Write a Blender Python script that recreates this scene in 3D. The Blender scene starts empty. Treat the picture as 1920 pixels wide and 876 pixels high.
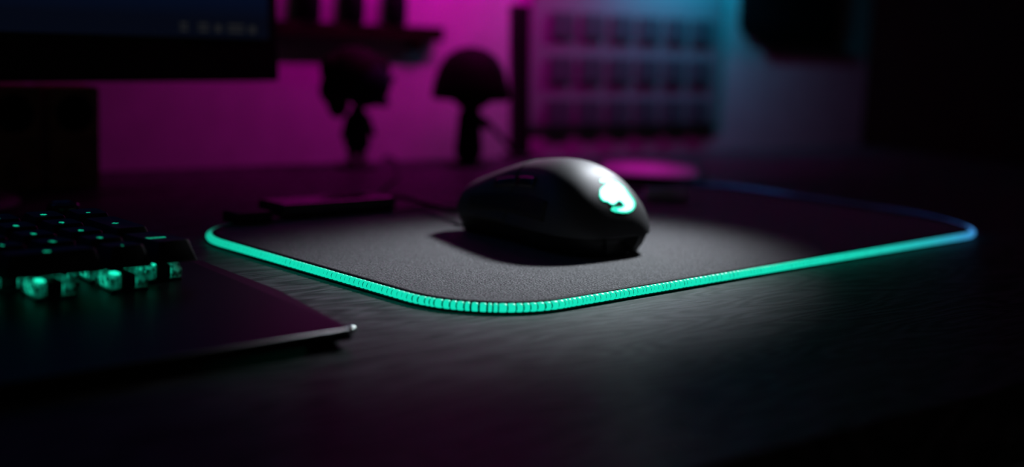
import bpy, bmesh, math, random
from mathutils import Vector, Matrix
from mathutils.bvhtree import BVHTree
random.seed(7)
scene = bpy.context.scene
COL = scene.collection
R = math.radians

# ------------------------------------------------------------------ camera, world, lights
CAM_H, PITCH, ROLL, FPX = 0.112, R(9.15), R(2.48), 2339.0
fw = Vector((0, math.cos(PITCH), -math.sin(PITCH)))
r0 = Vector((1, 0, 0)); u0 = Vector((0, math.sin(PITCH), math.cos(PITCH)))
r1 = r0 * math.cos(ROLL) + u0 * math.sin(ROLL)
u1 = -r0 * math.sin(ROLL) + u0 * math.cos(ROLL)
cd = bpy.data.cameras.new('camera')
cam = bpy.data.objects.new('camera', cd); COL.objects.link(cam)
cam.matrix_world = Matrix(((r1.x, u1.x, -fw.x, 0), (r1.y, u1.y, -fw.y, 0), (r1.z, u1.z, -fw.z, CAM_H), (0, 0, 0, 1)))
cd.sensor_width = 36; cd.lens = FPX / 1920 * 36; cd.clip_start = 0.01
cd.dof.use_dof = True; cd.dof.focus_distance = 0.545; cd.dof.aperture_fstop = 3.6
scene.camera = cam

w = bpy.data.worlds.new('world'); scene.world = w; w.use_nodes = True
w.node_tree.nodes['Background'].inputs[0].default_value = (0.5, 0.42, 0.42, 1)
w.node_tree.nodes['Background'].inputs[1].default_value = 0.009

scene.view_settings.view_transform = 'Standard'; scene.view_settings.look = 'None'
scene.view_settings.exposure = 0.0; scene.view_settings.gamma = 1.0
scene.view_settings.use_curve_mapping = False

# desk frame: A along the desk, B towards the wall, Z up from the desk top
DY = R(38.7)
def D(A, B, Z=0.0):
    return Vector((A * math.cos(DY) - B * math.sin(DY), A * math.sin(DY) + B * math.cos(DY), Z))

def aim(o, target):
    o.rotation_euler = (Vector(target) - o.location).to_track_quat('-Z', 'Y').to_euler()

# the key lamp: a narrow spot behind and right of the mouse, above the frame
kl = bpy.data.lights.new('key_lamp', 'SPOT'); kl.energy = 22.0; kl.color = (0.86, 0.92, 1.0)
kl.spot_size = R(26); kl.spot_blend = 1.0; kl.shadow_soft_size = 0.03
ko = bpy.data.objects.new('key_lamp', kl); COL.objects.link(ko)
ko.location = (0.23, 0.98, 0.36); aim(ko, (0.018, 0.605, 0.0))

# ------------------------------------------------------------------ helpers
MATS = {}
def principled(name, color, rough=0.5, metal=0.0, spec=0.5, emit=None, estr=0.0, sheen=0.0, alpha=None):
    m = bpy.data.materials.new(name); m.use_nodes = True
    b = m.node_tree.nodes['Principled BSDF']
    b.inputs['Base Color'].default_value = (*color, 1); b.inputs['Roughness'].default_value = rough
    b.inputs['Metallic'].default_value = metal; b.inputs['Specular IOR Level'].default_value = spec
    if emit: b.inputs['Emission Color'].default_value = (*emit, 1); b.inputs['Emission Strength'].default_value = estr
    if sheen: b.inputs['Sheen Weight'].default_value = sheen
    MATS[name] = m
    return m

def nodes(m):
    nt = m.node_tree
    return nt, nt.nodes, nt.links, nt.nodes['Principled BSDF']

def add_noise(m, scale, c0, c1, bump=0.0, dist=0.001, detail=4, stretch=(1, 1, 1), rough=None, lo=0.35, hi=0.65, bscale=None):
    nt, N, L, b = nodes(m)
    tc = N.new('ShaderNodeTexCoord'); mp = N.new('ShaderNodeMapping'); mp.inputs['Scale'].default_value = stretch
    L.new(tc.outputs['Object'], mp.inputs['Vector'])
    n = N.new('ShaderNodeTexNoise'); n.inputs['Scale'].default_value = scale; n.inputs['Detail'].default_value = detail
    L.new(mp.outputs[0], n.inputs['Vector'])
    cr = N.new('ShaderNodeValToRGB'); cr.color_ramp.elements[0].position = lo; cr.color_ramp.elements[1].position = hi
    cr.color_ramp.elements[0].color = (*c0, 1); cr.color_ramp.elements[1].color = (*c1, 1)
    L.new(n.outputs['Fac'], cr.inputs[0]); L.new(cr.outputs[0], b.inputs['Base Color'])
    if bump:
        bp = N.new('ShaderNodeBump'); bp.inputs['Strength'].default_value = bump; bp.inputs['Distance'].default_value = dist
        L.new(n.outputs['Fac'], bp.inputs['Height']); L.new(bp.outputs[0], b.inputs['Normal'])
    return m

def mesh_obj(name, verts, faces, mat, parent=None, smooth=False, loc=None, rot=None):
    me = bpy.data.meshes.new(name); me.from_pydata([tuple(v) for v in verts], [], faces); me.update()
    if smooth:
        for p in me.polygons: p.use_smooth = True
    if mat: me.materials.append(mat)
    o = bpy.data.objects.new(name, me); COL.objects.link(o)
    if parent: o.parent = parent
    if loc is not None: o.location = loc
    if rot is not None: o.rotation_euler = rot
    return o

def bm_obj(name, bm, mat, parent=None, smooth=False, loc=None, rot=None):
    bmesh.ops.recalc_face_normals(bm, faces=bm.faces)
    me = bpy.data.meshes.new(name); bm.to_mesh(me); bm.free()
    if smooth:
        for p in me.polygons: p.use_smooth = True
    if mat: me.materials.append(mat)
    o = bpy.data.objects.new(name, me); COL.objects.link(o)
    if parent: o.parent = parent
    if loc is not None: o.location = loc
    if rot is not None: o.rotation_euler = rot
    return o

def empty(name, loc, rz=0.0):
    o = bpy.data.objects.new(name, None); COL.objects.link(o); o.empty_display_size = 0.02
    o.location = loc; o.rotation_euler = (0, 0, rz)
    return o

def tag(o, label=None, cat=None, group=None, kind=None):
    if label: o['label'] = label
    if cat: o['category'] = cat
    if group: o['group'] = group
    if kind: o['kind'] = kind
    return o

def box_bm(bm, x0, x1, y0, y1, z0, z1, bev=0.0, seg=2):
    g = bmesh.ops.create_cube(bm, size=1.0)
    for v in g['verts']:
        v.co = Vector(((x0 + x1) / 2 + v.co.x * (x1 - x0), (y0 + y1) / 2 + v.co.y * (y1 - y0), (z0 + z1) / 2 + v.co.z * (z1 - z0)))
    if bev:
        es = list({e for v in g['verts'] for e in v.link_edges})
        bmesh.ops.bevel(bm, geom=es, offset=bev, segments=seg, affect='EDGES', profile=0.5)
    return bm

def box(name, x0, x1, y0, y1, z0, z1, mat, parent=None, bev=0.0, seg=2, **k):
    return bm_obj(name, box_bm(bmesh.new(), x0, x1, y0, y1, z0, z1, bev, seg), mat, parent, **k)

def lathe(name, prof, mat, parent=None, n=24, loc=None, rot=None, sx=1, sy=1):
    vs, fs = [], []
    for r, z in prof:
        for k in range(n):
            t = 2 * math.pi * k / n; vs.append((r * math.cos(t) * sx, r * math.sin(t) * sy, z))
    for i in range(len(prof) - 1):
        for k in range(n):
            a, b = i * n + k, i * n + (k + 1) % n
            fs.append((a, b, b + n, a + n))
    fs.append(tuple(range(n - 1, -1, -1))); m = (len(prof) - 1) * n; fs.append(tuple(range(m, m + n)))
    o = mesh_obj(name, vs, fs, mat, parent, True, loc, rot)
    return o

def tube(name, pts, rad, mat, parent=None, n=8, closed=False):
    pts = [Vector(p) for p in pts]; vs, fs = [], []; m = len(pts)
    for i, p in enumerate(pts):
        a = pts[(i - 1) % m] if closed or i > 0 else p
        b = pts[(i + 1) % m] if closed or i < m - 1 else p
        t = (b - a).normalized(); s = t.cross(Vector((0, 0, 1)))
        if s.length < 1e-4: s = Vector((1, 0, 0))
        s.normalize(); q = s.cross(t)
        rr = rad[i] if isinstance(rad, (list, tuple)) else rad
        for k in range(n):
            an = 2 * math.pi * k / n; vs.append(p + s * math.cos(an) * rr + q * math.sin(an) * rr)
    for i in range(m if closed else m - 1):
        for k in range(n):
            a, b = i * n + k, i * n + (k + 1) % n
            c, d = ((i + 1) % m) * n + (k + 1) % n, ((i + 1) % m) * n + k
            fs.append((a, b, c, d))
    if not closed:
        fs.append(tuple(range(n - 1, -1, -1))); fs.append(tuple(range((m - 1) * n, m * n)))
    return mesh_obj(name, vs, fs, mat, parent, True)

def spline(pts, k=10):
    P = [Vector(p) for p in pts]; out = []
    for i in range(len(P) - 1):
        a, b, c, d = P[max(i - 1, 0)], P[i], P[i + 1], P[min(i + 2, len(P) - 1)]
        for j in range(k):
            t = j / k
            out.append(0.5 * ((2 * b) + (c - a) * t + (2 * a - 5 * b + 4 * c - d) * t * t + (3 * b - a - 3 * c + d) * t ** 3))
    out.append(P[-1]); return out

def interp(tab, x):
    if x <= tab[0][0]: return tab[0][1]
    for i in range(len(tab) - 1):
        x0, y0 = tab[i]; x1, y1 = tab[i + 1]
        if x <= x1:
            t = (x - x0) / (x1 - x0)
            # Catmull-Rom style tangents for a smooth profile
            m0 = (y1 - tab[i - 1][1]) / (x1 - tab[i - 1][0]) if i > 0 else (y1 - y0) / (x1 - x0)
            m1 = (tab[i + 2][1] - y0) / (tab[i + 2][0] - x0) if i + 2 < len(tab) else (y1 - y0) / (x1 - x0)
            h = x1 - x0
            return ((2 * t ** 3 - 3 * t * t + 1) * y0 + (t ** 3 - 2 * t * t + t) * h * m0 + (-2 * t ** 3 + 3 * t * t) * y1 + (t ** 3 - t * t) * h * m1)
    return tab[-1][1]

# ------------------------------------------------------------------ materials
M_wall = add_noise(principled('wall_paint', (0.55, 0.55, 0.55), 0.7), 40, (0.52, 0.52, 0.52), (0.58, 0.58, 0.58), 0.1, 0.001)
M_floor = add_noise(principled('floor_carpet', (0.03, 0.03, 0.03), 0.9), 300, (0.02, 0.02, 0.02), (0.04, 0.04, 0.04), 0.3, 0.002)

M_desk = principled('black_wood_grain', (0.02, 0.02, 0.022), 0.45, spec=0.07)
nt, N, L, b = nodes(M_desk)
tc = N.new('ShaderNodeTexCoord')
mp = N.new('ShaderNodeMapping'); mp.inputs['Scale'].default_value = (7, 75, 7); L.new(tc.outputs['Object'], mp.inputs['Vector'])
warp = N.new('ShaderNodeTexNoise'); warp.inputs['Scale'].default_value = 7; warp.inputs['Detail'].default_value = 2
mp2 = N.new('ShaderNodeMapping'); mp2.inputs['Scale'].default_value = (0.8, 4.5, 1)
L.new(tc.outputs['Object'], mp2.inputs['Vector']); L.new(mp2.outputs[0], warp.inputs['Vector'])
rg = N.new('ShaderNodeMath'); rg.operation = 'MULTIPLY'; rg.inputs[1].default_value = 17
L.new(warp.outputs['Fac'], rg.inputs[0])
rs = N.new('ShaderNodeMath'); rs.operation = 'SINE'
rg2 = N.new('ShaderNodeMath'); rg2.operation = 'MULTIPLY'; rg2.inputs[1].default_value = 6.28
L.new(rg.outputs[0], rg2.inputs[0]); L.new(rg2.outputs[0], rs.inputs[0])
fib = N.new('ShaderNodeTexNoise'); fib.inputs['Scale'].default_value = 9; fib.inputs['Detail'].default_value = 6; fib.inputs['Roughness'].default_value = 0.7
L.new(mp.outputs[0], fib.inputs['Vector'])
mx = N.new('ShaderNodeMath'); mx.operation = 'MULTIPLY_ADD'; mx.inputs[1].default_value = 0.11
L.new(rs.outputs[0], mx.inputs[0]); L.new(fib.outputs['Fac'], mx.inputs[2])
bp = N.new('ShaderNodeBump'); bp.inputs['Strength'].default_value = 0.9; bp.inputs['Distance'].default_value = 0.0010
L.new(mx.outputs[0], bp.inputs['Height']); L.new(bp.outputs[0], b.inputs['Normal'])
cr = N.new('ShaderNodeValToRGB'); cr.color_ramp.elements[0].color = (0.024, 0.024, 0.026, 1); cr.color_ramp.elements[1].color = (0.145, 0.14, 0.155, 1)
cr.color_ramp.elements[0].position = 0.36; cr.color_ramp.elements[1].position = 0.72
L.new(mx.outputs[0], cr.inputs[0]); L.new(cr.outputs[0], b.inputs['Base Color'])

M_cloth = principled('pad_cloth', (0.03, 0.03, 0.03), 0.7, spec=0.3, sheen=0.4)
nt, N, L, b = nodes(M_cloth)
tc = N.new('ShaderNodeTexCoord')
n1 = N.new('ShaderNodeTexNoise'); n1.inputs['Scale'].default_value = 1000; n1.inputs['Detail'].default_value = 2
n2 = N.new('ShaderNodeTexVoronoi'); n2.inputs['Scale'].default_value = 1000
L.new(tc.outputs['Object'], n1.inputs['Vector']); L.new(tc.outputs['Object'], n2.inputs['Vector'])
cr = N.new('ShaderNodeValToRGB'); cr.color_ramp.elements[0].position = 0.42; cr.color_ramp.elements[1].position = 0.78
cr.color_ramp.elements[0].color = (0.02, 0.021, 0.023, 1); cr.color_ramp.elements[1].color = (0.26, 0.265, 0.28, 1)
L.new(n1.outputs['Fac'], cr.inputs[0]); L.new(cr.outputs[0], b.inputs['Base Color'])
bp = N.new('ShaderNodeBump'); bp.inputs['Strength'].default_value = 1.0; bp.inputs['Distance'].default_value = 0.0009
L.new(n2.outputs['Distance'], bp.inputs['Height']); L.new(bp.outputs[0], b.inputs['Normal'])

M_seam = add_noise(principled('pad_seam', (0.006, 0.006, 0.006), 0.7, spec=0.2), 900, (0.003, 0.003, 0.003), (0.012, 0.012, 0.012), 0.6, 0.0005)
M_thread = principled('dark_thread', (0.004, 0.012, 0.012), 0.6, spec=0.2)

M_led = bpy.data.materials.new('led_piping'); M_led.use_nodes = True
nt = M_led.node_tree; nt.nodes.clear()
oi = nt.nodes.new('ShaderNodeObjectInfo'); em = nt.nodes.new('ShaderNodeBsdfPrincipled'); ou = nt.nodes.new('ShaderNodeOutputMaterial')
em.inputs['Base Color'].default_value = (0.08, 0.1, 0.1, 1); em.inputs['Roughness'].default_value = 0.3
lw = nt.nodes.new('ShaderNodeTexNoise'); lw.inputs['Scale'].default_value = 500
tcl = nt.nodes.new('ShaderNodeTexCoord'); nt.links.new(tcl.outputs['Object'], lw.inputs['Vector'])
ml = nt.nodes.new('ShaderNodeMath'); ml.operation = 'MULTIPLY_ADD'; ml.inputs[1].default_value = 0.35; ml.inputs[2].default_value = 0.82
nt.links.new(lw.outputs['Fac'], ml.inputs[0]); nt.links.new(ml.outputs[0], em.inputs['Emission Strength'])
nt.links.new(oi.outputs['Color'], em.inputs['Emission Color']); nt.links.new(em.outputs[0], ou.inputs[0])
M_led2 = bpy.data.materials.new('led_piping_far'); M_led2.use_nodes = True
nt, N, L, b = nodes(M_led2)
b.inputs['Base Color'].default_value = (0.02, 0.02, 0.03, 1); b.inputs['Roughness'].default_value = 0.4
va = N.new('ShaderNodeVertexColor'); va.layer_name = 'glow'
L.new(va.outputs[0], b.inputs['Emission Color']); b.inputs['Emission Strength'].default_value = 1.0

M_mouse = add_noise(principled('mouse_matte_plastic', (0.03, 0.03, 0.033), 0.55, spec=0.5), 2500, (0.027, 0.027, 0.03), (0.033, 0.033, 0.036), 0.05, 0.0001)
M_grip = add_noise(principled('mouse_rubber', (0.008, 0.008, 0.009), 0.6, spec=0.3), 1500, (0.006, 0.006, 0.007), (0.01, 0.01, 0.011), 0.3, 0.0002)
M_mbase = principled('mouse_base_plastic', (0.006, 0.006, 0.007), 0.6, spec=0.3)
M_gloss = principled('glossy_black', (0.01, 0.01, 0.012), 0.15, spec=0.6)
TEAL = (0.004, 0.76, 0.47)
M_logo_rim = principled('logo_rim_glow', (0.1, 0.1, 0.1), 0.4, emit=(0.03, 0.95, 0.6), estr=1.2)
M_logo = principled('logo_core_glow', (0.2, 0.2, 0.2), 0.4, emit=(0.40, 1.0, 0.88), estr=2.6)

M_plate = add_noise(principled('keyboard_plate', (0.008, 0.008, 0.01), 0.42, spec=0.06), 900, (0.007, 0.007, 0.009), (0.01, 0.01, 0.012), 0.08, 0.0002, stretch=(0.1, 1, 1))
M_bevel = principled('keyboard_bevel', (0.12, 0.12, 0.125), 0.3, metal=1.0)
M_chrome = principled('polished_corner', (0.9, 0.9, 0.92), 0.12, metal=1.0)
M_key = add_noise(principled('keycap_plastic', (0.008, 0.008, 0.009), 0.5, spec=0.25), 2500, (0.006, 0.006, 0.007), (0.01, 0.01, 0.011), 0.15, 0.0001)
M_legend = principled('legend_glow', (0.1, 0.1, 0.1), 0.5, emit=(0.006, 0.62, 0.34), estr=0.75)
M_housing = bpy.data.materials.new('switch_housing_clear'); M_housing.use_nodes = True
nt = M_housing.node_tree; N = nt.nodes; L = nt.links; b = N['Principled BSDF']; b.inputs['Base Color'].default_value = (0.02, 0.03, 0.03, 1); b.inputs['Roughness'].default_value = 0.2
tr = N.new('ShaderNodeBsdfTranslucent'); ms = N.new('ShaderNodeMixShader'); ms.inputs[0].default_value = 0.8
tc = N.new('ShaderNodeTexCoord'); hn = N.new('ShaderNodeTexNoise'); hn.inputs['Scale'].default_value = 420; hn.inputs['Detail'].default_value = 1
cr = N.new('ShaderNodeValToRGB'); cr.color_ramp.elements[0].position = 0.38; cr.color_ramp.elements[1].position = 0.62
cr.color_ramp.elements[0].color = (0.04, 0.06, 0.06, 1); cr.color_ramp.elements[1].color = (0.9, 0.9, 0.9, 1)
L.new(tc.outputs['Object'], hn.inputs['Vector']); L.new(hn.outputs['Fac'], cr.inputs[0]); L.new(cr.outputs[0], tr.inputs['Color'])
bp = N.new('ShaderNodeBump'); bp.inputs['Strength'].default_value = 0.5; bp.inputs['Distance'].default_value = 0.001
L.new(hn.outputs['Fac'], bp.inputs['Height']); L.new(bp.outputs[0], b.inputs['Normal'])
L.new(b.outputs[0], ms.inputs[1]); L.new(tr.outputs[0], ms.inputs[2]); L.new(ms.outputs[0], N['Material Output'].inputs['Surface'])
M_swbase = principled('switch_base', (0.006, 0.006, 0.006), 0.4)
M_ledchip = principled('switch_led', (0.1, 0.1, 0.1), 0.4, emit=(0.01, 0.80, 0.48), estr=1.6)

M_black = principled('black_plastic', (0.008, 0.008, 0.009), 0.5, spec=0.3)
M_bezel = principled('monitor_bezel', (0.004, 0.004, 0.005), 0.6, spec=0.2)
M_brown = add_noise(principled('brown_wood', (0.3, 0.13, 0.08), 0.55, spec=0.3), 30, (0.22, 0.09, 0.05), (0.4, 0.16, 0.09), 0.1, 0.001, stretch=(1, 8, 8))
M_figdark = principled('figure_dark', (0.005, 0.005, 0.008), 0.7, spec=0.1)
M_fignavy = principled('figure_navy', (0.006, 0.008, 0.02), 0.7, spec=0.1)
M_fighair = principled('figure_brown', (0.012, 0.007, 0.004), 0.7, spec=0.1)
M_figolive = principled('figure_olive', (0.008, 0.008, 0.005), 0.7, spec=0.1)
M_skin = principled('figure_skin', (0.12, 0.07, 0.05), 0.6)
M_darkwood = add_noise(principled('dark_brown_wood', (0.01, 0.004, 0.003), 0.6, spec=0.1), 30, (0.008, 0.003, 0.002), (0.016, 0.006, 0.004), 0.1, 0.001, stretch=(8, 8, 1))
M_tile = principled('dark_tile', (0.085, 0.085, 0.10), 0.6, spec=0.2)
M_metal = principled('tube_pale', (0.6, 0.6, 0.62), 0.4)
M_capm = principled('tube_cap', (0.85, 0.6, 0.8), 0.4)

M_board = principled('pale_board', (0.24, 0.24, 0.25), 0.6, spec=0.3)

# ------------------------------------------------------------------ the room
def wall_quad(name, p0, p1, z0, z1, th, mat):
    p0, p1 = Vector(p0), Vector(p1); d = (p1 - p0).normalized(); n = Vector((-d.y, d.x, 0))
    q = [p0, p1, p1 + n * th, p0 + n * th]
    vs = [(v.x, v.y, z0) for v in q] + [(v.x, v.y, z1) for v in q]
    fs = [(0, 1, 5, 4), (1, 2, 6, 5), (2, 3, 7, 6), (3, 0, 4, 7), (4, 5, 6, 7), (3, 2, 1, 0)]
    return mesh_obj(name, vs, fs, mat)
tag(wall_quad('wall_back', D(-0.9, 0.95), D(2.3, 0.95), -0.74, 1.8, 0.1, M_wall), kind='structure')
fl = mesh_obj('floor', [D(-1.2, -1.0, -0.74), D(2.6, -1.0, -0.74), D(2.6, 1.05, -0.74), D(-1.2, 1.05, -0.74),
                        D(-1.2, -1.0, -0.79), D(2.6, -1.0, -0.79), D(2.6, 1.05, -0.79), D(-1.2, 1.05, -0.79)],
              [(0, 1, 2, 3), (7, 6, 5, 4), (0, 4, 5, 1), (1, 5, 6, 2), (2, 6, 7, 3), (3, 7, 4, 0)], M_floor)
tag(fl, kind='structure')

# ------------------------------------------------------------------ desk
desk = empty('desk', D(0, 0, -0.74), DY)
tag(desk, 'black wood-grain desk under the mouse pad and keyboard', 'desk')
box('desktop', -0.35, 1.45, 0.2135, 0.89, 0.74 - 0.03, 0.74, M_desk, desk, 0.0025, 3)
for x in (-0.3, 1.38):
    for y in (0.26, 0.82):
        box('leg', x - 0.025, x + 0.025, y - 0.025, y + 0.025, 0.0, 0.711, M_black, desk, 0.003)

# ------------------------------------------------------------------ mouse pad
PY = R(43.8); PW, PD, PR = 0.437, 0.237, 0.045
pad = empty('mouse_pad', (-0.011, 0.472, 0), PY)
tag(pad, 'black cloth mouse pad edged with glowing teal-to-blue light piping', 'mouse pad')

def rrect(inset, n=14):
    out = []; r = PR - inset
    for cx, cy, t0 in ((PR, PR, 180), (PW - PR, PR, 270), (PW - PR, PD - PR, 0), (PR, PD - PR, 90)):
        for k in range(n + 1):
            t = R(t0 + 90 * k / n); out.append(Vector((cx + r * math.cos(t), cy + r * math.sin(t), 0)))
    return out
def slab(name, inset, z0, z1, mat, bev=0.0004):
    rings = [(inset, z0), (inset, z1 - bev), (inset + bev, z1)]
    vs, fs = [], []; n = len(rrect(0))
    for ins, z in rings: vs += [(p.x, p.y, z) for p in rrect(ins)]
    for i in range(len(rings) - 1):
        for k in range(n): fs.append((i * n + k, i * n + (k + 1) % n, (i + 1) * n + (k + 1) % n, (i + 1) * n + k))
    fs.append(tuple(range((len(rings) - 1) * n, len(rings) * n))); fs.append(tuple(range(n - 1, -1, -1)))
    return mesh_obj(name, vs, fs, mat, pad)
def lift(x, y):
    t = min(1, max(0, (y - 0.015) / 0.05)); return 0.0034 * math.exp(-((x - PW) / 0.03) ** 2) * t * t * (3 - 2 * t)
slab('cloth_top', 0.0012, 0.0002, 0.0038, M_cloth)
# stitched seam band between cloth and piping
vs, fs = [], []; n = len(rrect(0)); prof = [(0.0010, 0.0026), (0.0012, 0.0041), (0.0020, 0.0046), (0.0034, 0.0045), (0.0046, 0.0036)]
for ins, z in prof: vs += [(p.x, p.y, z + (lift(p.x, p.y) * 0.35 if ins < 0.004 else 0)) for p in rrect(ins)]
for i in range(len(prof) - 1):
    for k in range(n): fs.append((i * n + k, i * n + (k + 1) % n, (i + 1) * n + (k + 1) % n, (i + 1) * n + k))
mesh_obj('seam_band', vs, fs, M_seam, pad, True)
# flat dark strip added under the piping to cut its spill on the desk
vs, fs = [], []; prof = [(0.0010, 0.0003), (0.0010, 0.0008), (-0.0017, 0.0008), (-0.0021, 0.0006), (-0.0021, 0.0003)]
for ins, z in prof: vs += [(p.x, p.y, z) for p in rrect(ins)]
for i in range(len(prof)):
    for k in range(n): fs.append((i * n + k, i * n + (k + 1) % n, ((i + 1) % len(prof)) * n + (k + 1) % n, ((i + 1) % len(prof)) * n + k))
mesh_obj('spill_strip', vs, fs, M_seam, pad)
# dark core of the piping
tube('piping_core', [Vector((p.x, p.y, 0.0024 + lift(p.x, p.y))) for p in rrect(0)], 0.0014, M_thread, pad, 8, True)

# path of the piping by arc length, starting at the left corner, down the left side, round the near corner
def path_point(s):
    segs = []
    Ls, Lf, La = PD - 2 * PR, PW - 2 * PR, math.pi / 2 * PR
    order = [('l', (0, PD - PR), (0, -1), Ls), ('a', (PR, PR), 180, La), ('l', (PR, 0), (1, 0), Lf), ('a', (PW - PR, PR), 270, La),
             ('l', (PW, PR), (0, 1), Ls), ('a', (PW - PR, PD - PR), 0, La), ('l', (PW - PR, PD), (-1, 0), Lf), ('a', (PR, PD - PR), 90, La)]
    for kind, p, d, ln in order:
        if s <= ln + 1e-9:
            if kind == 'l': return Vector((p[0] + d[0] * s, p[1] + d[1] * s, 0)), math.atan2(d[1], d[0])
            t = R(d) + s / PR
            return Vector((p[0] + PR * math.cos(t), p[1] + PR * math.sin(t), 0)), t + math.pi / 2
        s -= ln
    return path_point(s)
PERIM = 2 * (PW + PD) - 8 * PR + 2 * math.pi * PR
Ls, Lf, La = PD - 2 * PR, PW - 2 * PR, math.pi / 2 * PR
S_R0 = Ls + La + Lf                 # start of the right corner
GLOW = [(-0.075, (0.001, 0.006, 0.006)), (-0.047, (0.001, 0.015, 0.014)), (-0.034, (0.003, 0.12, 0.08)), (-0.018, (0.005, 0.50, 0.32)), (0.05, (0.004, 0.70, 0.45)), (0.2, (0.005, 0.78, 0.50)),
        (0.36, (0.006, 0.76, 0.49)), (0.45, (0.010, 0.62, 0.46)), (0.52, (0.02, 0.46, 0.50)), (S_R0, (0.04, 0.33, 0.62)), (S_R0 + 0.035, (0.06, 0.24, 0.72)),
        (S_R0 + 0.048, (0.02, 0.08, 0.30)), (S_R0 + 0.062, (0.004, 0.014, 0.06)), (S_R0 + 0.085, (0.002, 0.006, 0.025)), (S_R0 + 0.12, (0.001, 0.003, 0.01)), (S_R0 + La + Ls - 0.045, (0.001, 0.005, 0.02)),
        (S_R0 + La + Ls - 0.02, (0.004, 0.022, 0.085)), (S_R0 + La + Ls + 0.02, (0.003, 0.018, 0.07)), (S_R0 + La + Ls + 0.05, (0.0015, 0.003, 0.008)), (1.19, (0.001, 0.004, 0.006)), (9, (0.001, 0.004, 0.006))]
def glow(s):
    for i in range(len(GLOW) - 1):
        if s <= GLOW[i + 1][0]:
            t = max(0, (s - GLOW[i][0]) / (GLOW[i + 1][0] - GLOW[i][0]))
            return tuple(GLOW[i][1][k] * (1 - t) + GLOW[i + 1][1][k] * t for k in range(3))
    return GLOW[-1][1]
# one segment: a short fat ring section, 1 unit long along x
def seg_mesh():
    vs, fs = [], []; n = 12
    rings = [(-0.5, 0.80), (-0.42, 0.95), (-0.15, 1.02), (0.15, 1.02), (0.42, 0.95), (0.5, 0.80)]
    for x, r in rings:
        for k in range(n):
            t = 2 * math.pi * k / n; vs.append((x, r * math.cos(t), r * math.sin(t)))
    for i in range(len(rings) - 1):
        for k in range(n): fs.append((i * n + k, (i + 1) * n + k, (i + 1) * n + (k + 1) % n, i * n + (k + 1) % n))
    fs.append(tuple(range(n))); fs.append(tuple(range(5 * n + n - 1, 5 * n - 1, -1)))
    return vs, fs
sv, sf = seg_mesh()
seg_me = bpy.data.meshes.new('piping_segment'); seg_me.from_pydata(sv, [], sf)
for p in seg_me.polygons: p.use_smooth = True
seg_me.materials.append(M_led)
SR = 0.0019
s = -La; count = 0; far_v, far_f, far_c = [], [], []
segs = []
while s < PERIM - La - 0.0015:
    ln = random.choice((0.0022, 0.0027, 0.0030, 0.0033, 0.0036)); ln = min(ln, PERIM - La - s)
    segs.append((s, ln)); s += ln
for s0, ln in segs:
    sm = s0 + ln / 2
    p, t = path_point(sm % PERIM)
    c = glow(sm)
    if count < 300:
        o = bpy.data.objects.new('piping_segment', seg_me); COL.objects.link(o); o.parent = pad
        o.location = (p.x, p.y, 0.0024 + lift(p.x, p.y)); o.rotation_euler = (0, 0, t)
        o.scale = ((ln - random.uniform(0.0004, 0.0009)), SR * random.uniform(0.985, 1.015), SR * random.uniform(0.985, 1.015)); o.color = (*c, 1); count += 1
    else:
        base = len(far_v); ct, st = math.cos(t), math.sin(t)
        for v in sv:
            x, y, z = v[0] * (ln - 0.0003), v[1] * SR, v[2] * SR
            far_v.append((p.x + x * ct - y * st, p.y + x * st + y * ct, 0.0024 + z + lift(p.x, p.y))); far_c.append((*c, 1))
        far_f += [tuple(base + i for i in f) for f in sf]
fo = mesh_obj('far_piping', far_v, far_f, M_led2, pad, True)
ca = fo.data.color_attributes.new('glow', 'FLOAT_COLOR', 'POINT')
for i, c in enumerate(far_c): ca.data[i].color = c
tag(fo, kind='stuff')
# control box clipped on the far edge, with its plug
cb = box('control_box', 0.062, 0.142, PD - 0.004, PD + 0.022, 0.0045, 0.0125, M_gloss, pad, 0.0018, 3)
bx = box('button', 0.112, 0.122, PD + 0.004, PD + 0.012, 0.0122, 0.0133, M_gloss, cb, 0.0004)
box('cable_plug', 0.030, 0.052, PD - 0.010, PD + 0.006, 0.0042, 0.0105, M_black, pad, 0.001)

# ------------------------------------------------------------------ mouse
MX, MY, MH = 0.0210, 0.653, R(131)
mouse = empty('computer_mouse', (MX, MY, 0.0040), MH)
tag(mouse, 'matte black computer mouse with a glowing dragon emblem on its back', 'mouse')
ZT = [(-53.1, 10.58), (-51.33, 16.93), (-46.02, 26.75), (-38.94, 34.26), (-30.09, 40.38), (-19.47, 43.84), (-8.85, 44.65), (3.54, 43.45), (15.93, 41.0), (28.32, 36.81), (40.71, 31.92), (48.67, 27.9), (52.22, 19.41), (53.1, 14.83)]
WT = [(-53.1, 12.92), (-51.77, 18.33), (-47.79, 24.07), (-40.71, 28.36), (-30.09, 30.45), (-17.7, 29.81), (0.0, 27.6), (17.7, 26.68), (35.4, 27.88), (47.79, 27.14), (51.77, 23.0), (53.1, 18.4)]
SPL = 10.0; XE = 53.10; LK = 0.885
def surf(x, th, k=1.0):
    """point on the shell in mm; th 0 = left side at the split line, pi = right side"""
    zt, wd = interp(ZT, x), interp(WT, x)
    c, s = math.cos(th), math.sin(th)
    e = 2 / 2.35
    y = wd * math.copysign(abs(c) ** e, c); z = SPL + (zt - SPL) * abs(s) ** (2 / 2.45)
    # thumb groove on the left, milder on the right
    hgt = (z - SPL) / max(1, zt - SPL); g = math.exp(-((x - 8) / 24) ** 2) * math.sin(math.pi * min(1, hgt * 1.15)) if hgt < 0.87 else 0
    y -= math.copysign(3.0, c) * g * min(1, abs(c) * 2.0)
    return Vector((x * k, y * k, SPL + (z - SPL) * k))
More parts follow.
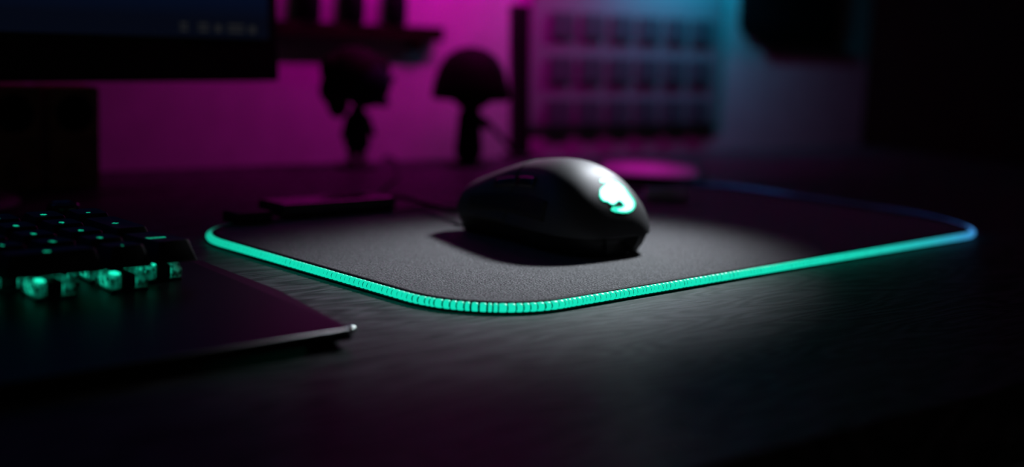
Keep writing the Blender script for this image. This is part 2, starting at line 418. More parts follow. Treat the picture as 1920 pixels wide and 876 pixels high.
def surf_n(x, th):
    a = surf(min(x + 0.3, XE), th) - surf(max(x - 0.3, -XE), th); b_ = surf(x, min(th + 0.02, math.pi)) - surf(x, max(th - 0.02, 0))
    n_ = a.cross(b_)
    if n_.length < 1e-9: return Vector((0, 0, 1))
    n_.normalize()
    c = surf(x, th) - Vector((x * 0.8, 0, 14))
    return n_ if n_.dot(c) > 0 else -n_
def patch(name, xs, ths, mat, off=0.0, thick=0.0, parent=mouse):
    vs, fs = [], []; nx, nt_ = len(xs), len(ths)
    for x in xs:
        for th in ths:
            vs.append((surf(x, th) + (surf_n(x, th) * off if off else Vector())) / 1000)
    for i in range(nx - 1):
        for j in range(nt_ - 1):
            fs.append((i * nt_ + j, i * nt_ + j + 1, (i + 1) * nt_ + j + 1, (i + 1) * nt_ + j))
    if thick:
        m = len(vs)
        for x in xs:
            for th in ths: vs.append((surf(x, th) + surf_n(x, th) * (off - thick)) / 1000)
        fs += [tuple(m + i for i in reversed(f)) for f in fs]
        rim = [j for j in range(nt_)] + [i * nt_ + nt_ - 1 for i in range(1, nx)] + [(nx - 1) * nt_ + j for j in range(nt_ - 2, -1, -1)] + [i * nt_ for i in range(nx - 2, 0, -1)]
        for i in range(len(rim)):
            a, c = rim[i], rim[(i + 1) % len(rim)]; fs.append((c, a, a + m, c + m))
    bm = bmesh.new(); V = [bm.verts.new(v) for v in vs]
    for f in fs:
        try: bm.faces.new([V[i] for i in f])
        except ValueError: pass
    bmesh.ops.remove_doubles(bm, verts=bm.verts, dist=1e-7)
    return bm_obj(name, bm, mat, parent, True)
def lin(a, b_, n): return [a + (b_ - a) * i / (n - 1) for i in range(n)]
def xs_rear(): return [LK * q for q in [-60, -59.6, -59, -58, -56.5, -54.5, -52] + lin(-49, 9, 26)]
TH = [math.pi * (0.5 - 0.5 * math.cos(math.pi * i / 40)) for i in range(41)]
TH = [0.6 * t + 0.4 * math.pi * i / 40 for i, t in enumerate(TH)]
shell = patch('palm_shell', xs_rear(), TH, M_mouse)
# close the narrow tail of the shell
tail = [surf(-XE, t) / 1000 for t in TH]
mesh_obj('tail_cap', tail, [tuple(range(len(tail)))], M_mouse, mouse)
XF = [LK * q for q in lin(9.7, 52, 16) + [54.5, 56.5, 58, 59, 59.6, 60]]
half = [t for t in TH if t < math.pi / 2 - 0.06] + [math.pi / 2 - 0.035]
lb = patch('button', XF, half, M_mouse, 0.0, 0.6); lb['label'] = 'left click button'
rb = patch('button', XF, [math.pi - t for t in reversed(half)], M_mouse, 0.0, 0.6); rb['label'] = 'right click button'
# inner body + lower base, one lofted mesh
vs, fs = [], []; XB = [LK * q for q in [-60, -59, -57, -54, -50] + lin(-45, 50, 20) + [54, 57, 59, 60]]
ring = []
for x in XB:
    wd = interp(WT, x); k = 0.975
    top = [surf(x, t, k) for t in TH]
    bx_ = x * 0.955 + (1.2 if x < 0 else 0)
    low = [Vector((x * 0.985, -(wd - 1.0), SPL - 0.6)), Vector((x * 0.97, -(wd - 2.6), 5.0)), Vector((bx_, -(wd - 4.0), 1.0)), Vector((bx_, -(wd - 5.5), 0.6)),
           Vector((bx_, wd - 5.5, 0.6)), Vector((bx_, wd - 4.0, 1.0)), Vector((x * 0.97, wd - 2.6, 5.0)), Vector((x * 0.985, wd - 1.0, SPL - 0.6))]
    rg_ = top + low; ring.append(len(rg_)); vs += [v / 1000 for v in rg_]
m = ring[0]
for i in range(len(XB) - 1):
    for j in range(m): fs.append((i * m + j, i * m + (j + 1) % m, (i + 1) * m + (j + 1) % m, (i + 1) * m + j))
fs.append(tuple(range(m))); fs.append(tuple(range((len(XB) - 1) * m + m - 1, (len(XB) - 1) * m - 1, -1)))
mesh_obj('base', vs, fs, M_mbase, mouse, True)
for fx in (-40, 38):
    box('glide_foot', (fx - 6) / 1000, (fx + 6) / 1000, -0.013, 0.013, 0.0, 0.0008, M_mbase, mouse)
patch('side_grip', lin(-26, 38, 20), lin(0.12, 0.42, 6), M_grip, 0.35, 0.8)
patch('side_grip', lin(-26, 38, 20), lin(math.pi - 0.42, math.pi - 0.12, 6), M_grip, 0.35, 0.8)
patch('side_button', lin(-10, 5, 8), lin(0.55, 0.75, 5), M_gloss, 0.9, 1.2)
patch('side_button', lin(6.5, 23, 8), lin(0.55, 0.75, 5), M_gloss, 0.9, 1.2)
lathe('scroll_wheel', [(0.0085, -0.0035), (0.0105, -0.0028), (0.0108, 0), (0.0105, 0.0028), (0.0085, 0.0035)], M_grip, mouse, 20, (0.035, 0, 0.023), (R(90), 0, 0))
mloc = Matrix.Translation((MX, MY, 0.0040)) @ Matrix.Rotation(MH, 4, 'Z')
cab = spline([mloc @ Vector((0.050, 0, 0.0085)), mloc @ Vector((0.062, 0.003, 0.0085)), (-0.034, 0.714, 0.0095), (-0.050, 0.737, 0.0085), (-0.068, 0.767, 0.0082), (-0.085, 0.80, 0.0045), (-0.092, 0.84, 0.0018), (-0.088, 0.92, 0.0018), (-0.094, 1.0, 0.0018), (-0.104, 1.05, 0.0019), (-0.113, 1.068, -0.004), (-0.117, 1.072, -0.06)], 8)
cab = [mloc.inverted() @ p for p in cab]
tube('cable', cab, [0.0028 if i < 10 else 0.0016 for i in range(len(cab))], M_black, mouse, 8)

# the glowing emblem: outline in mm on a plane tangent to the back of the mouse, laid onto the shell
#LOGO_BEGIN
LOGO_O = ((-43.671, -2.218, 29.615), (-0.7781, -0.0135, 0.628), (-0.0, 0.9998, 0.0215), (-0.6281, 0.0167, -0.7779))
LOGO_RIM = [(4.59, -10.38), (2.08, -11.24), (-2.17, -11.13), (-6.2, -9.84), (-8.87, -7.71), (-10.49, -5.23), (-11.44, -2.39), (-12.16, 0.35), (-12.96, 2.6), (-12.52, 4.61), (-10.37, 7.2), (-7.46, 9.03), (-3.76, 10.0), (0.96, 9.94), (5.27, 9.16), (7.52, 8.18), (7.15, 7.31), (5.61, 6.35), (2.64, 6.5), (-0.46, 6.52), (-2.3, 5.98), (-0.63, 3.63), (0.62, 3.77), (2.68, 4.89), (4.51, 5.57), (6.5, 4.98), (8.11, 3.65), (10.34, 3.12), (11.4, 1.74), (11.44, -0.21), (9.99, -2.41), (8.63, -4.39), (5.83, -5.94), (3.19, -7.04), (3.52, -7.65), (5.55, -8.52)]
LOGO_CORE = [(8.94, -3.35), (6.6, -4.77), (1.4, -7.4), (-3.35, -8.44), (-6.81, -7.42), (-8.74, -4.84), (-9.13, -1.28), (-9.88, 1.53), (-10.71, 3.77), (-9.34, 6.62), (-6.45, 8.44), (-2.47, 9.22), (2.06, 8.76), (3.29, 7.96), (0.08, 7.69), (-3.11, 6.3), (-2.26, 4.35), (-0.91, 3.13), (0.76, 3.32), (3.29, 4.56), (4.99, 4.95), (6.56, 4.26), (7.18, 3.28), (9.7, 2.55), (10.61, 0.86), (10.32, -1.09)]
#LOGO_END
shell_bvh = BVHTree.FromPolygons([v.co[:] for v in shell.data.vertices], [p.vertices[:] for p in shell.data.polygons])
def emblem(name, pts, mat, off):
    o_, n_, ux, uy = [Vector(q) for q in LOGO_O]
    bm = bmesh.new(); V = [bm.verts.new((p[0], p[1], 0)) for p in pts]
    E = [bm.edges.new((V[i], V[(i + 1) % len(V)])) for i in range(len(V))]
    bmesh.ops.triangle_fill(bm, use_beauty=True, use_dissolve=False, edges=E)
    bmesh.ops.subdivide_edges(bm, edges=bm.edges, cuts=3, use_grid_fill=True)
    for v in bm.verts:
        p = (o_ + ux * v.co.x + uy * v.co.y) / 1000
        hit = shell_bvh.ray_cast(p + n_ * 0.03, -n_)
        if hit[0] is not None: v.co = hit[0] + hit[1] * off if hit[1].dot(n_) > 0 else hit[0] - hit[1] * off
        else: v.co = p
    return bm_obj(name, bm, mat, mouse)
if LOGO_RIM:
    e1 = emblem('emblem', LOGO_RIM, M_logo_rim, 0.00012); e1['label'] = 'glowing teal dragon emblem'
    e2 = emblem('emblem_core', LOGO_CORE, M_logo, 0.00025); e2.parent = e1; e2.matrix_parent_inverse = Matrix()

# ------------------------------------------------------------------ keyboard
KYAW = R(42.0); U = 0.01905
kb = empty('keyboard', (-0.188, 0.514, 0), KYAW)
tag(kb, 'black mechanical keyboard with teal backlit keys and clear switches', 'keyboard')
# outline of the top plate (x to the right, y to the back), polygon with a tapering wrist area
def prism(name, poly, z0, z1f, mat, parent, bev=0.0008):
    """poly CCW; z1f(y) gives the top height"""
    n = len(poly); c = Vector((sum(p[0] for p in poly) / n, sum(p[1] for p in poly) / n, 0))
    bm = bmesh.new()
    lo = [bm.verts.new((x, y, z0)) for x, y in poly]; hi = [bm.verts.new((x, y, z1f(y))) for x, y in poly]
    bm.faces.new(list(reversed(lo))); bm.faces.new(hi)
    for i in range(n): bm.faces.new((lo[i], lo[(i + 1) % n], hi[(i + 1) % n], hi[i]))
    es = [e for e in bm.edges if all(v in hi for v in e.verts)] + [e for e in bm.edges if (e.verts[0] in hi) != (e.verts[1] in hi)]
    bmesh.ops.bevel(bm, geom=es, offset=bev, segments=3, affect='EDGES', profile=0.5)
    return bm_obj(name, bm, mat, parent)
TOP = lambda y: 0.0068 + max(0, (y + 0.075)) * 0.022
XR = 2.78 * U
wr = prism('body', [(-0.38, -8.35 * U), (2.22 * U, -8.0 * U), (XR, -4.40 * U), (XR, 6.2 * U), (-0.38, 6.2 * U)], 0.0026, TOP, M_plate, kb, 0.0011)
tube('edge_trim', [(-0.38, -8.35 * U + 0.0004, 0.0061), (2.20 * U, -8.0 * U + 0.0004, 0.0061), (2.24 * U, -7.9 * U, 0.0061)], 0.0008, M_bevel, kb, 10)
bm = bmesh.new(); bmesh.ops.create_uvsphere(bm, u_segments=16, v_segments=10, radius=0.0019)
bm_obj('corner_glint_ball', bm, M_chrome, kb, True, (2.20 * U, -7.95 * U, 0.0056))  # chrome ball added to catch the key lamp as a corner glint
box('groove', 1.30 * U, 2.15 * U, -6.53 * U, -6.50 * U, 0.0064, 0.00665, M_black, wr)
for fx, fy in ((2.0, -7.3), (-9, -7.3), (2.2, 5.6), (-9, 5.6)):
    lathe('rubber_foot', [(0.006, 0.0), (0.006, 0.003)], M_black, kb, 14, (fx * U, fy * U, 0))
PLATE = lambda y: TOP(y)
def keycap_mesh(name, wx, wy):
    bw, bh = wx * U - 0.0012, wy * U - 0.0012; tw, tl = bw - 0.0052, bh - 0.0048; H = 0.0085; n = 7
    vs, fs = [], []
    def rr(hw, hh, r, z, k=4):
        out = []
        for sx, sy, t0 in ((1, 1, 0), (-1, 1, 90), (-1, -1, 180), (1, -1, 270)):
            for i in range(k):
                t = R(t0 + 90 * i / (k - 1)); out.append((sx * (hw - r) + r * math.cos(t), sy * (hh - r) + r * math.sin(t), z))
        return out
    rings = [rr(bw / 2, bh / 2, 0.0012, 0), rr(bw / 2 - 0.0005, bh / 2 - 0.0004, 0.0014, 0.0015), rr(tw / 2 + 0.0004, tl / 2 + 0.0004, 0.002, H - 0.0006), rr(tw / 2, tl / 2, 0.002, H - 0.0001), rr(tw / 2 - 0.0012, tl / 2 - 0.001, 0.0018, H - 0.0002), rr(tw / 4, tl / 4, 0.0012, H - 0.0007)]
    m = len(rings[0])
    for rg in rings: vs += rg
    for i in range(len(rings) - 1):
        for k in range(m): fs.append((i * m + k, i * m + (k + 1) % m, (i + 1) * m + (k + 1) % m, (i + 1) * m + k))
    fs.append(tuple(range((len(rings) - 1) * m, len(rings) * m))); fs.append(tuple(range(m - 1, -1, -1)))
    me = bpy.data.meshes.new(name); me.from_pydata(vs, [], fs); me.materials.append(M_key)
    for p in me.polygons: p.use_smooth = True
    me.set_sharp_from_angle(angle=R(38))
    return me
CAPS = {}
def text_mesh(txt, size):
    cu = bpy.data.curves.new('legend', 'FONT'); cu.body = txt; cu.size = size; cu.align_x = 'CENTER'; cu.align_y = 'CENTER'; cu.resolution_u = 3
    cu.offset = size * 0.02; cu.extrude = 0.00004
    o = bpy.data.objects.new('tmp', cu); COL.objects.link(o)
    me = bpy.data.meshes.new_from_object(o.evaluated_get(bpy.context.evaluated_depsgraph_get()))
    bpy.data.objects.remove(o); me.materials.clear(); me.materials.append(M_legend); me.name = 'legend'
    return me
# a switch: dark lower base, clear upper housing with corner posts, stem, LED
def switch_meshes():
    bm = bmesh.new(); box_bm(bm, -0.0076, 0.0076, -0.0076, 0.0076, 0, 0.0022, 0.0006)
    base = bpy.data.meshes.new('switch_base'); bm.to_mesh(base); bm.free(); base.materials.append(M_swbase)
    bm = bmesh.new()
    for sx in (-1, 1):
        box_bm(bm, *sorted((sx * 0.0034, sx * 0.0071)), -0.0070, 0.0070, 0.0022, 0.0082, 0.0012, 3)
        box_bm(bm, *sorted((sx * 0.0046, sx * 0.0074)), -0.0078, -0.0052, 0.0022, 0.0066, 0.0010, 3)
        box_bm(bm, *sorted((sx * 0.0046, sx * 0.0074)), 0.0052, 0.0078, 0.0022, 0.0066, 0.0010, 3)
    hs = bpy.data.meshes.new('switch_housing'); bm.to_mesh(hs); bm.free(); hs.materials.append(M_housing)
    bm = bmesh.new(); box_bm(bm, -0.0030, 0.0030, -0.0066, 0.0060, 0.0022, 0.0078, 0.0006)
    st = bpy.data.meshes.new('switch_stem'); bm.to_mesh(st); bm.free(); st.materials.append(M_swbase)
    bm = bmesh.new(); box_bm(bm, -0.0066, -0.0038, -0.0074, -0.0030, 0.0080, 0.0088, 0.0003)
    for sx in (-1, 1): box_bm(bm, *sorted((sx * 0.0048, sx * 0.0056)), -0.0058, 0.0058, 0.0030, 0.0066)
    ld = bpy.data.meshes.new('switch_led'); bm.to_mesh(ld); bm.free(); ld.materials.append(M_ledchip)
    return base, hs, st, ld
SW = switch_meshes()
LEGS = {}
def key(cx, cy, wx, wy, txt, size=0.0044):
    x, y = cx * U, -cy * U
    if (wx, wy) not in CAPS: CAPS[(wx, wy)] = keycap_mesh('keycap', wx, wy)
    zc = 0.026 - y * 0.0 - 0.0085 + 0.0003 * (abs(cy - 1) ** 1.3) * 0.6 - cy * 0.00033
    o = bpy.data.objects.new('keycap', CAPS[(wx, wy)]); COL.objects.link(o); o.parent = kb; o.location = (x, y, zc)
    o.rotation_euler = (R(-1.0 + (cy - 1) * -1.4), 0, 0)
    if txt:
        if (txt, size) not in LEGS: LEGS[(txt, size)] = text_mesh(txt, size)
        l = bpy.data.objects.new('legend', LEGS[(txt, size)]); COL.objects.link(l); l.parent = o; l.location = (0, 0, 0.0085 - 0.00055)
    z = PLATE(y) - 0.0002
    for nm, me in zip(('switch_base', 'switch_housing', 'switch_stem', 'switch_led'), SW):
        s_ = bpy.data.objects.new(nm, me); COL.objects.link(s_); s_.parent = kb; s_.location = (x, y, z)
    return o
for cx, cy, wx, wy, t, sz in (
        (-2, -1, 1, 1, 'Num', .003), (-1, -1, 1, 1, '/', .0044), (0, -1, 1, 1, '*', .006), (1, -1, 1, 1, '-', .006),
        (-2, 0, 1, 1, '7', .0044), (-1, 0, 1, 1, '8', .0044), (0, 0, 1, 1, '9', .0044), (1, 0.5, 1, 2, '+', .0055),
        (-2, 1, 1, 1, '4', .0044), (-1, 1, 1, 1, '5', .0044), (0, 1, 1, 1, '6', .0044),
        (-2, 2, 1, 1, '1', .0044), (-1, 2, 1, 1, '2', .0044), (0, 2, 1, 1, '3', .0044), (1, 2.5, 1, 2, 'Enter', .0042),
        (-1.5, 3, 2, 1, '0', .0050), (0, 3, 1, 1, '.', .0055), (-3.25, 3, 1, 1, None, 0), (-3.25, 2, 1, 1, None, 0)):
    key(cx, cy, wx, wy, t, sz)
lathe('volume_knob', [(0.0078, 0), (0.0078, 0.008), (0.0074, 0.0092), (0.0062, 0.0096), (0.0060, 0.0092)], M_gloss, kb, 28, (2.0 * U, 4.9 * U, TOP(4.9 * U) - 0.0002))

# ------------------------------------------------------------------ monitor
mon = empty('monitor', D(0.410, 0.773, 0), R(50))
tag(mon, 'black monitor with a dark blue screen above the keyboard', 'monitor')
tilt = R(-4)
def tl(o): o.location = (0, 0, 0.0724); o.rotation_euler = (tilt, 0, 0); return o
tl(box('casing', -0.53, 0, 0.0, 0.035, 0.0, 0.32, M_bezel, mon, 0.002))
M_scr = bpy.data.materials.new('screen_image'); M_scr.use_nodes = True
nt, N, L, b = nodes(M_scr)
b.inputs['Base Color'].default_value = (0.002, 0.002, 0.003, 1); b.inputs['Roughness'].default_value = 0.5; b.inputs['Specular IOR Level'].default_value = 0.1
tc = N.new('ShaderNodeTexCoord'); sx = N.new('ShaderNodeSeparateXYZ'); L.new(tc.outputs['Object'], sx.inputs[0])
mr = N.new('ShaderNodeMapRange'); mr.inputs[1].default_value = 0.040; mr.inputs[2].default_value = 0.30; L.new(sx.outputs['Z'], mr.inputs[0])
cr = N.new('ShaderNodeValToRGB'); L.new(mr.outputs[0], cr.inputs[0])
e = cr.color_ramp.elements; e[0].position = 0.0; e[0].color = (0.0012, 0.0022, 0.006, 1); e[1].position = 0.6; e[1].color = (0.0, 0.045, 0.19, 1)
x_ = e.new(0.11); x_.color = (0.0008, 0.005, 0.022, 1)
L.new(cr.outputs[0], b.inputs['Emission Color']); b.inputs['Emission Strength'].default_value = 1.0
scr = tl(mesh_obj('screen', [(-0.521, -0.0006, 0.028), (-0.009, -0.0006, 0.028), (-0.009, -0.0006, 0.31), (-0.521, -0.0006, 0.31)], [(0, 1, 2, 3)], M_scr, mon))
M_icon = principled('screen_icons', (0.01, 0.01, 0.01), 0.5, emit=(0.5, 0.55, 0.6), estr=0.02)
for x0, x1 in ((-0.080, -0.074), (-0.066, -0.058), (-0.053, -0.048), (-0.043, -0.030), (-0.026, -0.020)):
    for k in range(2 if x1 - x0 > 0.006 else 1):
        z0 = 0.0315 + k * 0.0035; hh = 0.0022 if x1 - x0 > 0.006 else 0.005
        mesh_obj('taskbar_icon', [(x0, -0.0011, z0), (x1, -0.0011, z0), (x1, -0.0011, z0 + hh), (x0, -0.0011, z0 + hh)], [(0, 1, 2, 3)], M_icon, scr)
box('stand_post', -0.29, -0.24, 0.03, 0.055, 0.006, 0.2, M_black, mon, 0.004)
lathe('stand_foot', [(0.07, 0), (0.07, 0.005), (0.06, 0.009), (0.03, 0.013)], M_black, mon, 32, (-0.265, 0.03, 0), sx=1.2)

# ------------------------------------------------------------------ two wooden speaker cubes at the left, under the monitor
def speaker(A, label):
    s = empty('speaker', D(A, 0.80, 0), DY)
    tag(s, label, 'speaker', 'small wooden speakers under the monitor')
    box('cabinet', -0.0165, 0.0165, 0, 0.035, 0.0, 0.066, M_brown, s, 0.002)
    lathe('driver_ring', [(0.012, 0), (0.012, 0.0012), (0.010, 0.0018)], M_black, s, 24, (0, 0, 0.049), (R(90), 0, 0))
    lathe('cone', [(0.0095, 0.0018), (0.004, 0.0006), (0.0035, 0.0015), (0.001, 0.0022)], M_figdark, s, 24, (0, -0.0002, 0.049), (R(90), 0, 0))
    lathe('knob', [(0.005, 0), (0.005, 0.004), (0.004, 0.005)], M_brown, s, 18, (0.001, 0, 0.015), (R(90), 0, 0))
speaker(0.241, 'small brown wooden speaker, the left one below the monitor')
speaker(0.2785, 'small brown wooden speaker, the right one below the monitor')

# ------------------------------------------------------------------ wall shelf with jars
sh = empty('wall_shelf', D(0.0, 0.95, 0.0), DY)
tag(sh, 'brown wooden wall shelf to the right of the monitor', 'shelf')
box('board', 0.30, 0.660, -0.016, -0.0005, 0.101, 0.114, M_darkwood, sh, 0.001)
br = bm_obj('bracket', box_bm(bmesh.new(), 0.632, 0.640, -0.014, -0.0005, 0.092, 0.1012), M_darkwood, sh)
box('bracket', 0.34, 0.348, -0.014, -0.0005, 0.092, 0.1012, M_darkwood, sh)
for A, nm in ((0.525, 'dark squat jar on the wall shelf, nearest the monitor'), (0.568, 'dark squat jar on the wall shelf, the middle of three'), (0.611, 'dark squat jar on the wall shelf, nearest the shelf end')):
    j = empty('jar', D(A, 0.9392, 0.1141), DY); tag(j, nm, 'jar', 'jars on the wall shelf')
    lathe('jar_body', [(0.008, 0), (0.0095, 0.002), (0.0098, 0.02), (0.0085, 0.025)], M_figdark, j, 20)
    lathe('lid', [(0.009, 0.025), (0.009, 0.031), (0.008, 0.032)], M_figdark, j, 20)

# ------------------------------------------------------------------ figurines
def blob(bm, c, r, seg=20, ring=14, fn=None):
    g = bmesh.ops.create_uvsphere(bm, u_segments=seg, v_segments=ring, radius=1)
    for v in g['verts']:
        p = v.co.copy()
        if fn: p = fn(p)
        v.co = Vector((c[0] + p.x * r[0], c[1] + p.y * r[1], c[2] + p.z * r[2]))
def capsule(bm, a, b_, ra, rb, n=10):
    a, b_ = Vector(a), Vector(b_); d = b_ - a; q = d.to_track_quat('Z', 'Y').to_matrix().to_4x4()
    bmesh.ops.create_cone(bm, cap_ends=True, segments=n, radius1=ra, radius2=rb, depth=d.length, matrix=Matrix.Translation((a + b_) / 2) @ q)
    blob(bm, b_, (rb, rb, rb), n, 6); blob(bm, a, (ra, ra, ra), n, 6)
f1 = empty('figurine', D(0.5225, 0.855, 0), DY)
tag(f1, 'small big-headed figurine with bushy hair, beside the monitor', 'figurine')
lathe('stand', [(0.017, 0), (0.017, 0.0025), (0.016, 0.003)], M_black, f1, 28)
bm = bmesh.new()
for sx_ in (-1, 1): capsule(bm, (sx_ * 0.005, 0, 0.005), (sx_ * 0.0045, 0, 0.02), 0.0034, 0.0038)
bm_obj('legs', bm, M_skin, f1, True)
bm = bmesh.new(); capsule(bm, (0, 0, 0.021), (0, 0, 0.044), 0.011, 0.0065, 14)
capsule(bm, (-0.008, 0, 0.04), (-0.0135, -0.002, 0.026), 0.0032, 0.0026); capsule(bm, (0.008, 0, 0.04), (0.0135, -0.002, 0.027), 0.0032, 0.0026)
bm_obj('dress', bm, M_figdark, f1, True)
bm = bmesh.new(); blob(bm, (0.004, -0.004, 0.067), (0.021, 0.019, 0.019)); bm_obj('head', bm, M_fignavy, f1, True)
bm = bmesh.new(); blob(bm, (-0.003, 0.003, 0.074), (0.027, 0.022, 0.022))
for k, (x, z, r_) in enumerate(((-0.022, 0.062, 0.011), (-0.017, 0.05, 0.009), (-0.024, 0.078, 0.009), (0.021, 0.079, 0.009))): blob(bm, (x, 0.002, z), (r_, r_ * 0.9, r_ * 1.2), 12, 8)
bm_obj('hair', bm, M_fighair, f1, True)
bm = bmesh.new(); capsule(bm, (0.018, -0.002, 0.066), (0.030, -0.002, 0.071), 0.007, 0.003); capsule(bm, (0.014, -0.002, 0.056), (0.024, -0.002, 0.052), 0.007, 0.004)
bm_obj('side_lock', bm, M_fignavy, f1, True)
f2 = empty('figurine', D(0.626, 0.845, 0), DY)
tag(f2, 'small big-headed figurine in a dark domed hat, behind the mouse', 'figurine')
lathe('stand', [(0.018, 0), (0.018, 0.0025), (0.017, 0.003)], M_black, f2, 28)
bm = bmesh.new(); capsule(bm, (0, 0, 0.012), (0, 0, 0.046), 0.012, 0.0085, 14)
for sx_ in (-1, 1): capsule(bm, (sx_ * 0.0065, 0, 0.006), (sx_ * 0.006, 0, 0.02), 0.0045, 0.0055)
capsule(bm, (-0.008, 0, 0.042), (-0.012, -0.003, 0.026), 0.0035, 0.003); capsule(bm, (0.008, 0, 0.042), (0.014, -0.004, 0.032), 0.0035, 0.003)
bm_obj('body', bm, M_figdark, f2, True)
bm = bmesh.new(); blob(bm, (0, -0.002, 0.062), (0.019, 0.018, 0.016)); bm_obj('head', bm, M_figolive, f2, True)
lathe('hat', [(0.032, 0.055), (0.033, 0.058), (0.0315, 0.068), (0.0275, 0.081), (0.021, 0.091), (0.012, 0.097), (0.002, 0.099)], M_figolive, f2, 28)
tube('staff', [(0.010, -0.006, 0.040), (0.044, -0.004, 0.012)], 0.0022, M_figdark, f2, 8)

# ------------------------------------------------------------------ upright bar, tile panel, wall frame, cabinet
ub = empty('upright_bar', D(0.706, 0.875, 0), DY)
tag(ub, 'slim black upright bar standing between the domed-hat figurine and tiled panel', 'bar')
bo = box('bar', -0.008, 0.008, -0.006, 0.006, 0.003, 0.137, M_black, ub, 0.002); bo.rotation_euler = (R(-4), 0, 0)
box('foot', -0.012, 0.012, -0.012, 0.012, 0, 0.0045, M_black, ub, 0.0015)

pn = empty('tile_panel', D(0.905, 0.9495, 0.022), DY)
tag(pn, 'panel of dark square tiles hung low on the wall behind the mouse', 'panel')
box('backing_board', -0.135, 0.135, -0.006, 0.0, 0.0, 0.20, M_board, pn, 0.001)
tme = None
for r_ in range(3):
    for c_ in range(6):
        if tme is None:
            t = box('tile', -0.015, 0.015, -0.010, -0.0055, -0.013, 0.013, M_tile, pn, 0.0012); tme = t.data
        else:
            t = bpy.data.objects.new('tile', tme); COL.objects.link(t); t.parent = pn
        t.location = (-0.098 + c_ * 0.0395, 0, 0.014 + r_ * 0.0425)

wf = empty('wall_screen', D(1.155, 0.95, 0.118), DY)
tag(wf, 'dark rounded screen hung on the wall at the right', 'screen')
def rounded(name, hw, z0, z1, y0, y1, r_, mat, par):
    bm = bmesh.new(); pts = []
    for cx, cz, t0 in ((hw - r_, z1 - r_, 0), (-hw + r_, z1 - r_, 90), (-hw + r_, z0 + r_, 180), (hw - r_, z0 + r_, 270)):
        for i in range(6):
            t = R(t0 + 90 * i / 5); pts.append((cx + r_ * math.cos(t), cz + r_ * math.sin(t)))
    f_ = bm.faces.new([bm.verts.new((x, y0, z)) for x, z in pts])
    ex = bmesh.ops.extrude_face_region(bm, geom=[f_])
    for v in [g for g in ex['geom'] if isinstance(g, bmesh.types.BMVert)]: v.co.y = y1
    return bm_obj(name, bm, mat, par)
rounded('frame', 0.085, 0.0, 0.16, -0.007, -0.0005, 0.02, M_bezel, wf)
rounded('glass', 0.073, 0.014, 0.148, -0.0076, -0.007, 0.012, M_gloss, wf)
box('lower_rail', -0.05, 0.09, -0.01, -0.0005, -0.010, -0.0005, M_darkwood, wf, 0.001)

cbn = empty('cabinet', D(1.215, 0.60, -0.0), DY)
tag(cbn, 'tall dark brown wooden cabinet in the shadow at the far right', 'cabinet')
box('side_panel', 0.0, 0.02, 0.03, 0.28, 0.0, 0.55, M_darkwood, cbn, 0.002)
box('door', 0.022, 0.17, 0.03, 0.048, 0.004, 0.55, M_darkwood, cbn, 0.002)
box('back_panel', 0.022, 0.17, 0.26, 0.28, 0.0, 0.55, M_darkwood, cbn)
lathe('handle', [(0.005, 0), (0.005, 0.012), (0.007, 0.016)], M_black, cbn, 16, (0.035, 0.03, 0.12), (R(90), 0, 0))

# small metal tube and an added glow slab for the magenta desk reflection
sc_ = empty('plastic_tube', (0.1030, 0.838, 0.0084), R(8))
tag(sc_, 'small pale plastic tube with a cap lying behind the mouse, lit pink', 'tube')
lathe('tube_body', [(0.0035, -0.015), (0.0043, -0.0145), (0.0045, -0.0135), (0.0045, 0.005), (0.0042, 0.0055)], M_metal, sc_, 24, (0, 0, 0), (0, R(90), 0))
lathe('cap', [(0.0042, 0.0055), (0.0045, 0.006), (0.0045, 0.0138), (0.0041, 0.0146), (0.003, 0.015)], M_capm, sc_, 24, (0, 0, 0), (0, R(90), 0))
tb = empty('reflection_slab', (0.112, 1.035, 0), R(-6))
tag(tb, 'added slab flat on the desk behind the mouse, its magenta glow standing in for a reflection', 'reflection_slab')
box('slab_body', -0.042, 0.042, -0.084, 0.084, 0.0, 0.0075, M_black, tb, 0.0022, 3)
M_slab_glow = principled('slab_glow', (0.004, 0.004, 0.005), 0.25, spec=0.4)
nt, N, L, b = nodes(M_slab_glow)
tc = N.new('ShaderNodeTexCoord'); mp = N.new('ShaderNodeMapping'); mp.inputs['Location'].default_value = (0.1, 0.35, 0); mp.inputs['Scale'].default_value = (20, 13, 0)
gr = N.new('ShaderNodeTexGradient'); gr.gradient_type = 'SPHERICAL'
L.new(tc.outputs['Object'], mp.inputs['Vector']); L.new(mp.outputs[0], gr.inputs['Vector'])
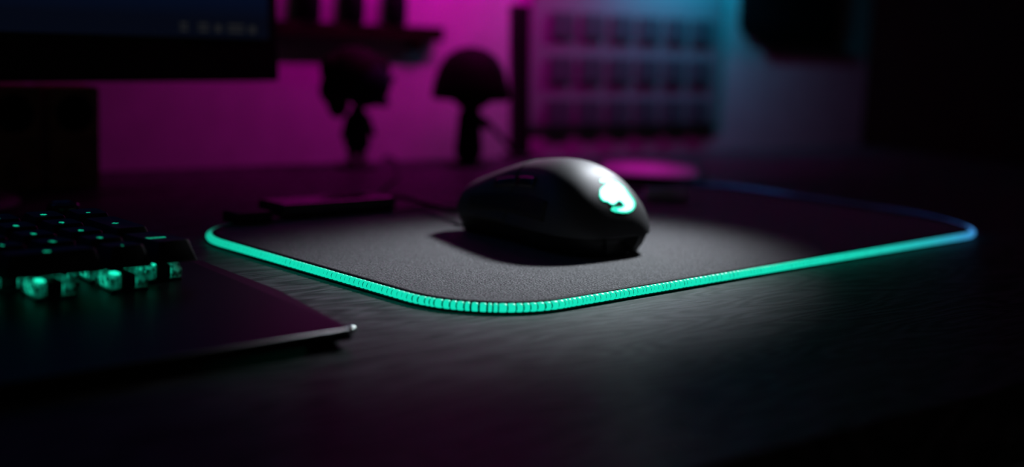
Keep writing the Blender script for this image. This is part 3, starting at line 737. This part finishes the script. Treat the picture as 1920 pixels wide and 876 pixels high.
cr = N.new('ShaderNodeValToRGB'); cr.color_ramp.elements[0].color = (0.006, 0.0, 0.006, 1); cr.color_ramp.elements[1].color = (0.30, 0.0, 0.20, 1); cr.color_ramp.elements[1].position = 0.8  # glowing magenta spot painted in place of a reflection on the desk
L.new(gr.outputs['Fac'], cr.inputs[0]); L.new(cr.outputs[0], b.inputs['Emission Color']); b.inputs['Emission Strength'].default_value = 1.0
box('slab_glow', -0.0385, 0.0385, -0.080, 0.080, 0.0072, 0.0077, M_slab_glow, tb, 0.0002)

# ------------------------------------------------------------------ coloured light bars on the wall above the frame
def wall_lamp(A, color, energy, label, Z=0.30, off=0.13, ln=0.16):
    """a light bar held off the wall on two arms, its shade open towards the wall"""
    l_ = empty('wall_light_bar', D(A, 0.95, Z), DY); tag(l_, label, 'lamp', 'light bars on the wall')
    for x in (-ln / 2 + 0.01, ln / 2 - 0.01):
        box('arm', x - 0.004, x + 0.004, -off, -0.0005, 0.012, 0.02, M_black, l_, 0.001)
    box('housing', -ln / 2, ln / 2, -off - 0.014, -off + 0.012, 0.006, 0.014, M_black, l_, 0.001)
    box('shade', -ln / 2, ln / 2, -off - 0.016, -off - 0.012, -0.022, 0.014, M_black, l_, 0.001)
    m = principled('lamp_' + label.split()[0], (0.1, 0.1, 0.1), 0.5, emit=color, estr=0.5)
    box('diffuser', -ln / 2 + 0.005, ln / 2 - 0.005, -off - 0.010, -off + 0.010, 0.003, 0.0062, m, l_, 0.0008)
    li = bpy.data.lights.new('lamp', 'AREA'); li.shape = 'RECTANGLE'; li.size = ln - 0.01; li.size_y = 0.018; li.energy = energy; li.color = color
    lo = bpy.data.objects.new('lamp', li); COL.objects.link(lo); lo.parent = l_
    lo.location = (0, -off, 0.0); lo.rotation_euler = (R(60), 0, 0)
wall_lamp(0.675, (1.0, 0.0, 0.66), 0.75, 'magenta light bar on the wall above the figurines', Z=0.29, off=0.14, ln=0.22)
wall_lamp(0.955, (0.0, 0.52, 0.9), 0.32, 'teal light bar on the wall above the tiled panel', Z=0.22, off=0.06, ln=0.16)
